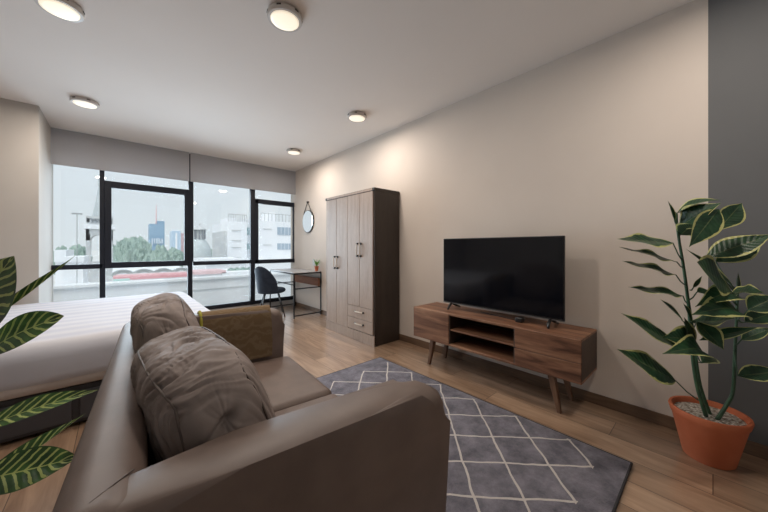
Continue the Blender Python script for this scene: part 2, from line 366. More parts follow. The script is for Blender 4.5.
win('window_3', [(.875, .94, ZM1, ZT, .045), (.862, .928, ZB0, ZM1, .035), (.94, 1.86, ZM0, ZM1, .035), (.928, 1.86, ZB0, ZB1, .03), (.94, 1.86, 2.70, ZT, .03)], (.880, 1.87, ZB1, 2.7))
w4 = win('window_4', [(1.86, 1.94, ZB0, ZT, .04), (1.94, 2.0, ZM0, 2.13, .045), (1.94, XR, 2.045, 2.13, .045), (1.94, XR, ZM0-.01, .965, .045), (1.94, XR, ZB0, ZB1, .03), (1.94, XR, 2.70, ZT, .03), (2.715, XR, ZM0, 2.13, .03)], (1.95, XR-.01, ZB1, 2.7))
obj('window_handle', box(2.27, 2.37, YG-.075, YG-.045, .925, .94, bev=.003), 'black_metal', w4)

# roller blinds
def blind(x0, x1, label):
    t = thing('roller_blind', label, 'blind', ((x0+x1)/2, 5.765, ZC), 0, 'grey roller blinds over the window')
    h = (x1-x0)/2
    bm = bm_new(); add_box(bm, -h, h, -.0015, .0015, -.475, -.01); obj('blind_fabric', bm, 'blind', t)
    bm = bm_new(); add_box(bm, -h, h, -.008, .008, -.487, -.468, bev=.004); obj('hem_bar', bm, 'blind', t)
    return t
blind(XN+.005, .872, 'wide grey roller blind left of the narrow gap, over the window behind the bed')
blind(.888, XR-.005, 'grey roller blind right of the narrow gap, over the window behind the desk chair')

# ------------------------------------------------------------------ ceiling lamps
def lamp(x, y, label):
    t = thing('ceiling_lamp', label, 'ceiling lamp', (x, y, ZC), 0, 'round surface-mounted ceiling lamps')
    bm = bm_new(); add_lathe(bm, [(.098, 0), (.110, -.004), (.113, -.012), (.113, -.034), (.108, -.041), (.092, -.0415), (.092, -.038)], seg=48); obj('lamp_housing', bm, 'white_metal', t, smooth=40)
    bm = bm_new(); add_lathe(bm, [(.0915, -.0375), (.091, -.0425), (.07, -.0455), (.0, -.0465)], seg=48, caps=False); obj('diffuser', bm, 'lamp', t, smooth=True)
    for k in range(6):
        a = k*PI/3+.3; bm = bm_new(); add_box(bm, -.014, .014, .1115, .1145, -.022, -.012, mtx=Matrix.Rotation(a, 4, 'Z'))
        obj('vent_slot', bm, 'dark_slot', t)
    l = bpy.data.lights.new('lamp_light', 'AREA'); l.shape = 'DISK'; l.size = .18; l.energy = LAMP; l.color = (1, .88, .77)
    lo = bpy.data.objects.new('lamp_light', l); COL.objects.link(lo); lo.parent = t; lo.location = (0, 0, -.052)
    return t
lamp(-.279, 2.819, 'largest round ceiling lamp, at the top left above the near side of the bed')
lamp(.84, 1.937, 'round ceiling lamp at the top centre above the sofa and rug')
lamp(-.264, 4.506, 'round ceiling lamp above the far side of the bed by the left blind')
lamp(2.113, 2.83, 'round ceiling lamp just in front of the wardrobe top')
lamp(2.121, 4.541, 'small far ceiling lamp above the desk, beside the blind end')
lamp(1.9, -.12, 'added unseen ceiling lamp above the terracotta plant, fill for the near side')  # added out of view to lift the light on the near side

# ------------------------------------------------------------------ rug
R1 = math.radians(1.0)
bm = bm_new(); vs = add_box(bm, .62, 2.10, .30, 2.40, .0, .018, bev=.006)
rug = obj('area_rug', bm, 'rug', None, smooth=30)
tag(rug, 'grey low-pile rug with thin white diamond lines, between sofa and media console', 'rug')
bm = bm_new(); add_tube(bm, [(.62, .30, .009), (2.10, .30, .009), (2.10, 2.40, .009), (.62, 2.40, .009), (.62, .30, .009)], .010, 6)
obj('edge_binding', bm, 'rug_edge', rug, True)

# ------------------------------------------------------------------ sofa
SA = -math.radians(4)
SO = (-.100, .6546, 0)
sofa = thing('sofa', 'taupe two-seat sofa with straight arms seen from behind its near arm', 'sofa', SO, SA)
LS = 1.72
def soft_box(bm, x0, x1, y0, y1, z0, z1, p=.05, seg=5, crown=0, nx=1, wr=0, seed=0):
    """rounded box with optional crowned top"""
    add_box(bm, x0, x1, y0, y1, z0, z1, bev=p, seg=seg)
bm = bm_new(); add_box(bm, 0, .135, .0, LS, .10, .765, bev=.055, seg=6)
obj('backrest', bm, 'sofa', sofa, smooth=True)
def arm(y0, y1):
    bm = bm_new()
    # profile in x-z: slight fall towards the front and a rounded front corner
    pr = [(.0, .10), (.0, .70), (.02, .745), (.06, .757), (.3, .757), (.6, .75), (.8, .744), (.87, .736), (.905, .718), (.925, .685), (.93, .62), (.93, .10)]
    add_prism(bm, pr, 'Y', y0, y1)
    es = [e for e in bm.edges if abs(e.verts[0].co.y-e.verts[1].co.y) < 1e-5]
    bmesh.ops.bevel(bm, geom=es, offset=.05, segments=6, profile=.5, affect='EDGES', clamp_overlap=True)
    return bm
obj('armrest', arm(-.002, .142), 'sofa', sofa, smooth=True)
obj('armrest', arm(LS-.142, LS+.002), 'sofa', sofa, smooth=True)
obj('sofa_base', box(.05, .90, .05, LS-.05, .10, .225, bev=.01), 'sofa', sofa)
def seat(y0, y1, s):
    bm = bm_new(); add_box(bm, .15, .965, y0, y1, .22, .395, bev=.045, seg=5)
    bmesh.ops.subdivide_edges(bm, edges=[e for e in bm.edges if e.calc_length() > .2], cuts=14, use_grid_fill=True)
    for v in bm.verts:
        a = max(0, 1-((v.co.y-(y0+y1)/2)/((y1-y0)/2))**2); b = max(0, 1-((v.co.x-.56)/.41)**2)
        if v.co.z > .3: v.co.z += .022*a*b - .004
        v.co.z += .002*noise.noise(v.co*6+Vector((s, 0, 0)))
    return bm
MID = LS/2
obj('seat_cushion', seat(.142, MID-.003, 1), 'sofa_seat', sofa, smooth=True)
obj('seat_cushion', seat(MID+.003, LS-.142, 5), 'sofa_seat', sofa, smooth=True)
bm = bm_new(); add_tube(bm, [(.012, .012, .712), (.03, .03, .744), (.06, .06, .7640), (.09, .09, .7645), (.115, .125, .758)], .0016, 6)
obj('seam', bm, 'piping', sofa, True)
for x in (.10, .84):
    for y in (.10, LS-.10):
        bm = bm_new(); add_tube(bm, [(x, y, .0185 if x > .5 else 0), (x, y, .105)], [.016, .024], 12); obj('leg', bm, 'walnut_leg', sofa, smooth=40)

# back cushions (loose, things of their own)
def cushion(c, size, lean, yaw, seed, label, roll=0):
    t = thing('back_cushion', label, 'cushion', c, SA+yaw, 'taupe sofa back cushions')
    bm = bm_new(); bmesh.ops.create_cube(bm, size=2)
    bmesh.ops.subdivide_edges(bm, edges=bm.edges[:], cuts=84, use_grid_fill=True)
    tx, ly, hz = [k/2 for k in size]; R = Matrix.Rotation(lean, 3, 'Y') @ Matrix.Rotation(roll, 3, 'X')
    for v in bm.verts:
        p = v.co.copy(); q = 3.6
        n = (abs(p.x)**q+abs(p.y)**q+abs(p.z)**q)**(1/q); d = p/n
        ang = math.atan2(d.z, d.x)
        edge = max(0, 1-abs(d.y)**6)
        s = Vector((seed*3.1, 0, 0))
        # pleats that run round the cushion across its length
        wv = noise.noise(Vector((d.y*2.2, d.x*1.3+d.z*1.3, seed+5)))
        f1 = noise.noise(Vector((d.y*8+2.6*wv, d.x*.8+d.z*.6, seed)))
        f2 = noise.noise(Vector((d.y*16+3.5*wv, d.x*1.1-d.z*.9, seed+9)))
        f3 = noise.noise(Vector((d.y*30+4*wv, d.x*1.6+d.z*1.5, seed+19)))
        gate = .35+.65*max(0, min(1, .55+1.6*noise.noise(Vector((d.y*1.8, d.x*1.5, d.z*1.5+seed)))))
        rid = (-max(0, 1-abs(f1)*5)**1.3*.014 - max(0, 1-abs(f2)*5)**1.3*.009 - max(0, 1-abs(f3)*4)*.004)*gate + .008*wv
        # gathered end folds
        ce = max(0, min(1, (abs(d.y)-.80)/.14)); rx, rz = (d.x+.05+.3*(d.z-.5))/.30, (d.z-.50-.25*d.x)/.07
        fold = -.030*ce*math.exp(-(rx*rx+rz*rz))
        th = math.atan2(d.z-.52, d.x+.02); rr = math.hypot(d.x+.02, d.z-.52)
        fold += -.005*ce*max(0, 1-abs(noise.noise(Vector((math.cos(th)*2.3, math.sin(th)*2.3, seed+rr*.7))))*4)*math.exp(-rr*1.2)
        fold += .010*ce*noise.noise(Vector((d.x*2, d.z*2, seed+3)))
        fat = 1+.10*(-d.z)                    # heavier at the bottom
        co = Vector((d.x*tx*fat*(1-.16*abs(d.y)**3), d.y*ly, d.z*hz*(1-.07*abs(d.y)**3)))
        nrm = Vector((d.x/tx, d.y/ly*.35, d.z/hz)).normalized()
        co += nrm*(rid*edge) + Vector((0, (1 if d.y > 0 else -1)*fold, 0))
        v.co = R @ co
    o = obj('cushion_cover', bm, 'cushion', t, smooth=True)
    # piping seams along the two long edges
    for sx_ in (-.78, .78):
        bm = bm_new(); pts = []
        for k in range(90):
            a = 2*PI*k/90; q = 3.6
            dy, dz = math.cos(a), math.sin(a); p = Vector((sx_, dy, dz)); mxx = max(abs(dy), abs(dz)); p = Vector((sx_, dy/mxx, dz/mxx))
            n = (abs(p.x)**q+abs(p.y)**q+abs(p.z)**q)**(1/q); d = p/n
            co = Vector((d.x*tx*(1+.1*(-d.z))*(1-.16*abs(d.y)**3), d.y*ly, d.z*hz*(1-.07*abs(d.y)**3)))*.992
            pts.append(R @ co)
        pts.append(pts[0]); add_tube(bm, pts, .0032, 6, cap=False); obj('piping', bm, 'piping', t, True)
    return t
def sofa_pt(x, y, z): return MW['sofa'] @ Vector((x, y, z))
cushion(sofa_pt(.275, .50, .66), (.31, .70, .50), -.26, .13, 2.3, 'near wrinkled taupe back cushion leaning beside the near sofa arm')
cushion(sofa_pt(.225, 1.18, .675), (.28, .66, .57), -.24, .03, 7.7, 'far wrinkled taupe back cushion behind the nearer one, next to the throw')

# throw over far arm
t = thing('throw_blanket', 'olive-brown patterned throw folded over the far sofa arm', 'blanket', SO, SA)
bm = bm_new()
yi, yo, zt = LS-.142-.008, LS+.010, .772
prof = [(yo+.004, .30), (yo+.002, .45), (yo, .62), (yo-.004, .70), (yo-.022, .748), (yo-.06, zt-.006), ((yi+yo)/2, zt), (yi+.05, zt-.006), (yi+.018, .752), (yi+.002, .715), (yi-.003, .62), (yi-.008, .52), (yi-.012, .455), (yi-.016, .418)]
NX = 26; grid = []
for j in range(NX+1):
    f = j/NX; col = []
    for i, (y, z) in enumerate(prof):
        x = .39 + .44*f + .004*math.sin(i*1.3) 
        w = .003*noise.noise(Vector((f*6, i*.7, 2)))
        zz = z - (0.008*f*(x-.4) if i > 8 else 0) - (.03*(x-.405)/.455 if i == 0 else 0)
        if 3 < i < 10: zz -= .02*max(0, (x-.6))*.6
        col.append(bm.verts.new((x, y-abs(w), zz)))
    grid.append(col)
for j in range(NX):
    for i in range(len(prof)-1): bm.faces.new((grid[j][i], grid[j+1][i], grid[j+1][i+1], grid[j][i+1]))
bmesh.ops.recalc_face_normals(bm, faces=bm.faces)
bmesh.ops.solidify(bm, geom=bm.faces[:], thickness=.007)
bl = obj('throw_cloth', bm, 'throw', t, smooth=50)
bm = bm_new(); add_tube(bm, [(.388, y, z+.002) for y, z in prof], .010, 6); obj('edge_binding', bm, 'throw_edge', t, True, label='yellow-green binding')

# ------------------------------------------------------------------ bed
bed = thing('bed', 'wide bed with white striped duvet on a charcoal base, behind the sofa', 'bed', (-.65, 3.9, 0))
BX0, BX1, BY0, BY1 = -1.5, 1.37, -1.09, 1.06
bm = bm_new(); add_box(bm, BX0+.05, BX1-.10, BY0+.05, BY1-.03, .02, .27, bev=.008); obj('bed_base', bm, 'bed_base', bed)
for x0, x1 in ((-.72, -.02), (.02, .42), (-1.4, -.76), (.46, 1.2)):
    bm = bm_new(); add_box(bm, x0, x1, BY0+.038, BY0+.054, .045, .235, bev=.004); f = obj('drawer_front', bm, 'bed_panel', bed)
bm = bm_new(); add_box(bm, BX0, BX1-.02, BY0+.012, BY1, .275, .50, bev=.05, seg=5); obj('mattress', bm, 'sheet', bed, smooth=True)
bm = bm_new(); add_box(bm, BX0-.01, BX1, BY0, BY1+.01, .285, .60, bev=.11, seg=7)
bmesh.ops.subdivide_edges(bm, edges=[e for e in bm.edges if e.calc_length() > .15], cuts=22, use_grid_fill=True)
for v in bm.verts:
    n_ = noise.noise(Vector((v.co.x*2.2, v.co.y*2.2, 1)))
    if v.co.z > .5: v.co.z += .012*n_ + .006*noise.noise(Vector((v.co.x*1.2, v.co.y*9, 4)))
    elif v.co.z > .33: v.co.y += (-1 if v.co.y < 0 else 1)*.008*noise.noise(Vector((v.co.x*5, v.co.z*2, 2)))
obj('duvet', bm, 'duvet', bed, smooth=True)

# ------------------------------------------------------------------ wardrobe
WX0, WX1, WY0, WY1, WH = 2.30, 2.718, 2.73, 3.83, 1.925
wd = thing('wardrobe', 'tall taupe and dark-brown wardrobe with four doors and two drawers', 'wardrobe', (2.52, 3.3255, 0))
def lw(bm, x0, x1, y0, y1, z0, z1, bev=0): add_box(bm, x0-2.52, x1-2.52, y0-3.3255, y1-3.3255, z0, z1, bev=bev)
bm = bm_new(); lw(bm, WX0+.02, WX1, WY0, WY1, .0, WH-.01, .002); obj('carcass', bm, 'ward_side', wd)
bm = bm_new(); lw(bm, WX0, WX1, WY0-.004, WY0+.018, 0, WH-.035, .002); obj('side_panel', bm, 'ward_side', wd)
bm = bm_new(); lw(bm, WX0, WX1, WY1-.018, WY1+.004, 0, WH-.035, .002); obj('side_panel', bm, 'ward_side', wd)
bm = bm_new(); lw(bm, WX0-.012, WX1, WY0-.012, WY1+.012, WH-.035, WH, .003); obj('top_panel', bm, 'ward_side', wd)
bm = bm_new(); lw(bm, WX0-.014, WX0+.004, WY0+.03, WY1-.03, WH-.031, WH-.004, .002); obj('cornice', bm, 'ward_front', wd, label='taupe front strip')
bm = bm_new(); lw(bm, WX0-.008, WX0+.02, WY0-.004, WY1+.004, 0, .125, .002); obj('plinth', bm, 'ward_front', wd)
q = (WY1-WY0-.036)/4; ys = [WY0+.018+q*i for i in range(5)]
def handle(door, y, z0, z1):
    bm = bm_new(); x = WX0-.018-2.52; y -= 3.3255
    add_tube(bm, [(x+.012, y, z0+.014), (x-.012, y, z0+.016), (x-.02, y, z0+.05), (x-.02, y, z1-.05), (x-.012, y, z1-.016), (x+.012, y, z1-.014)], .0075, 8)
    h = obj('handle', bm, 'cream', door, True)
    for z in (z0, z1-.024): obj('handle_mount', box(x-.018, x+.014, y-.010, y+.010, z, z+.024, bev=.003), 'black_metal', door)
for i in range(4):
    lowd = i >= 2
    z0, z1 = (.13, WH-.04) if lowd else (.445, WH-.04)
    bm = bm_new(); lw(bm, WX0-.012, WX0+.006, ys[i]+.0025, ys[i+1]-.0025, z0, z1, .0025); d = obj('door', bm, 'ward_front', wd)
    yh = ys[i+1]-.034 if i % 2 == 0 else ys[i]+.034
    if lowd: handle(d, yh, .90, 1.08)
    else: handle(d, yh, 1.08, 1.26)
for z0, z1 in ((.135, .285), (.29, .44)):
    bm = bm_new(); lw(bm, WX0-.012, WX0+.006, ys[0]+.0025, ys[2]-.0025, z0, z1, .0025); d = obj('drawer', bm, 'ward_front', wd)
    bm = bm_new(); x = WX0-.018-2.52; yc = (ys[0]+ys[2])/2-3.3255; z = (z0+z1)/2+.015
    add_tube(bm, [(x+.012, yc-.08, z), (x-.012, yc-.078, z), (x-.02, yc-.05, z), (x-.02, yc+.05, z), (x-.012, yc+.078, z), (x+.012, yc+.08, z)], .008, 8); obj('handle', bm, 'cream', d, True)
    for s in (-1, 1): obj('handle_mount', box(x-.016, x+.014, yc+s*.085-.008, yc+s*.085+.008, z-.010, z+.010, bev=.003), 'black_metal', d)

# ------------------------------------------------------------------ media console
CX0, CX1, CY0, CY1, CZ0, CZ1 = 2.32, 2.712, .591, 2.112, .272, .578
con = thing('media_console', 'walnut media console on splayed legs under the television', 'tv stand', (2.505, 1.35, 0))
def lc(bm, x0, x1, y0, y1, z0, z1, bev=.002): add_box(bm, x0-2.505, x1-2.505, y0-1.35, y1-1.35, z0, z1, bev=bev, seg=1)
bm = bm_new(); lc(bm, CX0, CX1, CY0, CY1, CZ1-.02, CZ1); obj('top_panel', bm, 'walnut', con)
bm = bm_new(); lc(bm, CX0, CX1, CY0, CY1, CZ0, CZ0+.018); obj('bottom_panel', bm, 'walnut', con)
for y0, y1 in ((CY0, CY0+.018), (CY1-.018, CY1)):
    bm = bm_new(); lc(bm, CX0+.002, CX1, y0, y1, CZ0+.018, CZ1-.02); obj('side_panel', bm, 'walnut_dark', con)
bm = bm_new(); lc(bm, CX1-.008, CX1, CY0+.018, CY1-.018, CZ0+.018, CZ1-.02, 0); obj('back_panel', bm, 'inner_dark', con)
YA, YC = 1.044, 1.666
for y in (YA, YC):
    bm = bm_new(); lc(bm, CX0+.004, CX1-.01, y-.009, y+.009, CZ0+.018, CZ1-.02); obj('divider', bm, 'inner_dark', con)
bm = bm_new(); lc(bm, CX0+.012, CX1-.01, YA+.009, YC-.009, .415, .43); obj('shelf', bm, 'walnut', con)
bm = bm_new(); lc(bm, CX0-.004, CX0+.014, YC+.001, CY1-.001, CZ0+.003, CZ1-.004, .003); obj('door', bm, 'walnut', con)
bm = bm_new(); lc(bm, CX0-.004, CX0+.014, CY0+.001, YA-.001, .415, CZ1-.004, .003); obj('drawer', bm, 'walnut', con)
bm = bm_new(); lc(bm, CX0-.004, CX0+.014, CY0+.001, YA-.001, CZ0+.003, .411, .003); obj('drawer', bm, 'walnut', con)
for sx_ in (0, 1):
    for sy_ in (0, 1):
        xt, yt = (2.385, 2.63)[sx_], (.80, 1.90)[sy_]; xb, yb = (2.385, 2.655)[sx_], (.745, 1.955)[sy_]
        bm = bm_new(); pts = []
        vs_ = []
        for (x, y, z, h) in ((xt, yt, CZ0, .024), (xb, yb, 0, .014)):
            vs_.append([bm.verts.new((x+a*h-2.505, y+b_*h-1.35, z)) for a, b_ in ((-1, -1), (1, -1), (1, 1), (-1, 1))])
        for k in range(4): bm.faces.new((vs_[0][k], vs_[0][(k+1) % 4], vs_[1][(k+1) % 4], vs_[1][k]))
        bm.faces.new(vs_[0]); bm.faces.new(vs_[1][::-1])
        bmesh.ops.bevel(bm, geom=bm.edges[:], offset=.004, segments=2, profile=.5, affect='EDGES')
        obj('leg', bm, 'walnut_leg', con)

# television
tv = thing('television', 'flat black television standing on the walnut console', 'television', (2.53, 1.305, CZ1))
bm = bm_new(); add_box(bm, -.03, -.008, -.557, .557, .066, .712, bev=.003); obj('bezel', bm, 'tv_body', tv)
bm = bm_new(); add_box(bm, -.0325, -.029, -.549, .549, .078, .704); obj('screen', bm, 'tv_screen', tv)
bm = bm_new(); add_box(bm, -.008, .030, -.46, .46, .09, .45, bev=.012); obj('back_shell', bm, 'tv_body', tv)
bm = bm_new(); add_box(bm, -.033, -.010, -.557, .557, .060, .066); obj('bottom_trim', bm, 'tv_edge', tv)
for y in (-.46, .46):
    bm = bm_new()
    for sx_, dx in ((-1, -.10), (1, .105)):
        add_tube(bm, [(-.018, y, .066), (dx*.5-.01, y-.004*sx_, .034), (dx, y-.01, .011)], [.014, .012, .009], 8)
    obj('foot', bm, 'tv_body', tv, True)
# small streaming box
bx = obj('streaming_box', box(2.487-.028, 2.487+.028, 1.075-.03, 1.075+.03, CZ1, CZ1+.042, bev=.01, seg=3), 'tv_body', None, smooth=40)
tag(bx, 'small black media box on the console top below the television', 'media box')
bm = bm_new(); add_tube(bm, [(2.60, 1.50, CZ1+.004), (2.57, 1.40, CZ1+.004), (2.55, 1.28, CZ1+.004), (2.53, 1.18, CZ1+.004), (2.50, 1.11, CZ1+.008)], .003, 6)
tag(obj('power_cable', bm, 'tv_body', None, True), 'thin black cable on the console top running to the media box', 'cable')
# ------------------------------------------------------------------ desk
DX0, DX1, DY0, DY1, DZ = 2.19, 2.715, 4.70, 5.76, .775
desk = thing('desk', 'pale-topped writing desk on a thin black metal frame against the wall', 'desk', (2.45, 5.23, 0))
def ld(bm, x0, x1, y0, y1, z0, z1, bev=.001): add_box(bm, x0-2.45, x1-2.45, y0-5.23, y1-5.23, z0, z1, bev=bev, seg=1)
bm = bm_new(); ld(bm, DX0, DX1, DY0, DY1, DZ-.012, DZ, .003); obj('desktop', bm, 'desk_top', desk)
g_ = .018
bm = bm_new()
for y in (DY0, DY1-g_): ld(bm, DX0, DX1, y, y+g_, DZ-.034, DZ-.013)
for x in (DX0, DX1-g_): ld(bm, x, x+g_, DY0, DY1, DZ-.034, DZ-.013)
for y in (DY0, DY1-g_):
    ld(bm, DX0, DX1, y, y+g_, .49, .508); ld(bm, DX0, DX1, y, y+g_, .035, .053)
ld(bm, DX0, DX0+g_, DY0, DY1, .56, .575)
obj('frame', bm, 'black_metal', desk)
for x in (DX0, DX1-g_):
    for y in (DY0, DY1-g_):
        bm = bm_new(); ld(bm, x, x+g_, y, y+g_, 0, DZ-.013); obj('leg', bm, 'black_metal', desk)
bm = bm_new(); ld(bm, DX1-.05, DX1-.022, DY0+g_, DY1-g_, .508, .650, .002); obj('modesty_panel', bm, 'desk_wood', desk, label='reddish wood panel')

# small potted plant on the desk
pp = thing('small_potted_plant', 'tiny green plant in an orange pot on the desk corner', 'plant', (2.655, 4.765, DZ))
bm = bm_new(); add_lathe(bm, [(.026, 0), (.036, .075), (.040, .075), (.040, .088), (.034, .088), (.032, .08)], seg=20); obj('pot', bm, 'terracotta', pp, smooth=35)
for k in range(16):
    a = k*2.4; t_ = .3+.6*random.random(); bm = bm_new()
    d = Vector((math.cos(a)*t_, math.sin(a)*t_, 1)).normalized(); s_ = Vector((-math.sin(a), math.cos(a), 0)); l_ = .12+.06*random.random()
    b0 = Vector((0, 0, .08)); pts = [b0, b0+d*l_*.5+s_*.009, b0+d*l_, b0+d*l_*.5-s_*.009]
    vv = [bm.verts.new(p) for p in pts]; m1 = bm.verts.new(b0+d*l_*.5+Vector((0, 0, -.005)))
    for i in range(4): bm.faces.new((vv[i], vv[(i+1) % 4], m1))
    obj('leaf', bm, 'leaf_small', pp, True)

# ------------------------------------------------------------------ desk chair
ch = thing('desk_chair', 'navy upholstered tub chair on thin splayed legs, pulled up at the desk', 'chair', (2.02, 5.22, 0), -math.radians(18))
bm = bm_new(); add_lathe(bm, [(.0, .405), (.19, .405), (.222, .42), (.232, .445), (.222, .472), (.19, .485), (0, .490)], seg=40, caps=False)
for v in bm.verts: v.co.x *= 1.02
bmesh.ops.remove_doubles(bm, verts=bm.verts[:], dist=.0005)
obj('seat', bm, 'chair_blue', ch, smooth=True)
# two overlapping shells that wrap round the back
def shell(a0, a1, z_hi, off):
    bm = bm_new(); A, Z = 22, 10; outer, inner = [], []
    for i in range(A+1):
        f = i/A; a = a0+(a1-a0)*f
        e_ = math.sin(PI*f)**.55
        top = .50 + (z_hi-.50)*e_
        ro, ri = [], []
        for j in range(Z+1):
            z = .41+(top-.41)*j/Z; flare = .215+off+.055*((z-.41)/.42)
            taper = .022*(1-(j/Z)**4*.6)
            ro.append(bm.verts.new((flare*math.cos(a), flare*math.sin(a)*1.04, z)))
            ri.append(bm.verts.new(((flare-taper)*math.cos(a), (flare-taper)*math.sin(a)*1.04, z)))
        outer.append(ro); inner.append(ri)
    for i in range(A):
        for j in range(Z):
            bm.faces.new((outer[i][j], outer[i+1][j], outer[i+1][j+1], outer[i][j+1])); bm.faces.new((inner[i][j], inner[i][j+1], inner[i+1][j+1], inner[i+1][j]))
        bm.faces.new((outer[i][Z], outer[i+1][Z], inner[i+1][Z], inner[i][Z])); bm.faces.new((outer[i][0], inner[i][0], inner[i+1][0], outer[i+1][0]))
    for i in (0, A):
        for j in range(Z): bm.faces.new((outer[i][j], outer[i][j+1], inner[i][j+1], inner[i][j]))
    return bm
obj('backrest', shell(math.radians(148), math.radians(292), .86, .012), 'chair_blue', ch, smooth=60)
obj('backrest', shell(math.radians(68), math.radians(212), .86, 0), 'chair_blue', ch, smooth=60)
for a in (45, 135, 225, 315):
    bm = bm_new(); c_, s_ = math.cos(math.radians(a)), math.sin(math.radians(a))
    add_tube(bm, [(c_*.15, s_*.15, .41), (c_*.29, s_*.29, 0)], [.014, .010], 8); obj('leg', bm, 'black_metal', ch, True)

# ------------------------------------------------------------------ wall mirror
mi_ = thing('wall_mirror', 'round mirror hanging from a dark strap on the wall above the desk', 'mirror', (XR-.02, 5.2, 1.70))
def disc(bm, r, x0, x1, seg=56):
    add_prism(bm, [(r*math.cos(2*PI*k/seg), r*math.sin(2*PI*k/seg)) for k in range(seg)], 'X', x0, x1)
bm = bm_new(); disc(bm, .215, -.004, .02); obj('mirror_back', bm, 'leather', mi_)
bm = bm_new(); disc(bm, .205, -.0075, -.004); obj('mirror_glass', bm, 'mirror', mi_)
bm = bm_new(); add_tube(bm, [(-.002, -.17, .135), (-.004, 0, .375), (-.002, .17, .135)], .008, 6); obj('strap', bm, 'leather', mi_)
bm = bm_new(); add_tube(bm, [(.02, 0, .372), (-.022, 0, .372)], .016, 12); obj('peg', bm, 'leather', mi_)
ou = obj('wall_outlet', box(XR-.009, XR, 4.96, 5.04, .86, .98, bev=.002), 'plastic_white'); tag(ou, 'white wall outlet plate above the desk beside the small plant', 'outlet')

# ------------------------------------------------------------------ leaf tools
CAM = Matrix.Rotation(-math.radians(41.96), 3, 'Z')
def at(px, py, t):
    """a point t metres ahead of the viewpoint, read off the photograph"""
    u, v = (px-384)/295.8, (247.5-py)/295.8
    return CAM @ Vector((u*t, t, v*t)) + Vector((0, 0, 1.2))
def leaf_bm(base, tip, width, ex=1.2, up=(0, 0, 1), droop=.0, fold=.25, wave=.0, twist=0, peak=.42, stalk=None, seed=0):
    base, tip, up = Vector(base), Vector(tip), Vector(up)
    bm = bm_new(); uvl = bm.loops.layers.uv.new('UVMap')
    ax = tip-base; ln = ax.length; ax.normalize(); side = ax.cross(up).normalized(); nrm = side.cross(ax).normalized()
    NL, NW = 22, 8; g = []
    for i in range(NL+1):
        f = i/NL; w = width/2*(math.sin(PI*f**(math.log(.5)/math.log(peak))))**ex if 0 < f < 1 else 0
        w = max(w, .0008)
        tw = twist*(f-.3); sd = side*math.cos(tw)+nrm*math.sin(tw); nn = nrm*math.cos(tw)-side*math.sin(tw)
        c = base+ax*ln*f+nrm*(droop*ln*math.sin(PI*f))
        row = []
        for j in range(NW+1):
            s = -1+2*j/NW
            p = c+sd*(s*w)+nn*(abs(s)*w*fold)+nn*(wave*w*math.sin(f*11+seed+(2 if s > 0 else 0))*s*s)
            row.append((bm.verts.new(p), (s+1)/2, f))
        g.append(row)
    for i in range(NL):
        for j in range(NW):
            q = (g[i][j], g[i][j+1], g[i+1][j+1], g[i+1][j])
            fc = bm.faces.new([k[0] for k in q])
            for lp, k in zip(fc.loops, q): lp[uvl].uv = (k[1], k[2])
    return bm
VIEW = CAM @ Vector((0, -1, 0))          # roughly towards the room

# ------------------------------------------------------------------ big potted plant on the right
PX, PY = 2.51, .018
pl = thing('potted_plant', 'tall plant with yellow-edged leaves in a terracotta pot by the grey wall', 'potted plant', (PX, PY, 0))
bm = bm_new(); add_lathe(bm, [(.0, .002), (.100, .0), (.106, .006), (.152, .225), (.158, .232), (.166, .262), (.163, .272), (.152, .272), (.146, .262), (.143, .235), (.14, .235)], seg=56, caps=False); obj('pot', bm, 'terracotta', pl, smooth=35)
bm = bm_new(); 
rings_ = []
for i in range(9):
    r_ = .146*i/8; rings_.append((r_, .243+.010*(1-(i/8)**2)))
add_lathe(bm, rings_[::-1], seg=40, caps=False)
for v in bm.verts: v.co.z += .003*noise.noise(v.co*60)
obj('gravel', bm, 'gravel', pl, True)
def stem(pts, r0, r1, mtl, parent):
    P = [Vector(p) for p in pts]; n_ = len(P); bm = bm_new()
    # smooth the path
    Q = []
    for i in range(n_-1):
        p0, p1, p2, p3 = P[max(i-1, 0)], P[i], P[i+1], P[min(i+2, n_-1)]
        for k in range(5):
            u = k/5; Q.append(.5*((2*p1)+(-p0+p2)*u+(2*p0-5*p1+4*p2-p3)*u*u+(-p0+3*p1-3*p2+p3)*u**3))
    Q.append(P[-1]); m_ = len(Q)
    add_tube(bm, Q, [r0+(r1-r0)*i/(m_-1) for i in range(m_)], 8); return obj('stem', bm, mtl, parent, True, world=True)
T0 = 1.655
stem([at(706, 416, T0), at(697, 385, T0), at(692, 350, T0), at(689, 310, T0-.02), at(684, 270, T0-.03), at(679, 240, T0-.03), at(675, 212, T0-.03)], .010, .005, 'stem', pl)
stem([at(711, 417, T0+.03), at(700, 385, T0+.03), at(695, 350, T0+.03), at(691, 318, T0+.02), at(686, 285, T0), at(681, 252, T0), at(678, 225, T0)], .009, .004, 'stem', pl)
stem([at(717, 420, T0-.02), at(727, 404, T0-.03), at(733, 390, T0-.04), at(735, 350, T0-.05), at(737, 310, T0-.06), at(738, 278, T0-.06)], .010, .005, 'stem', pl)
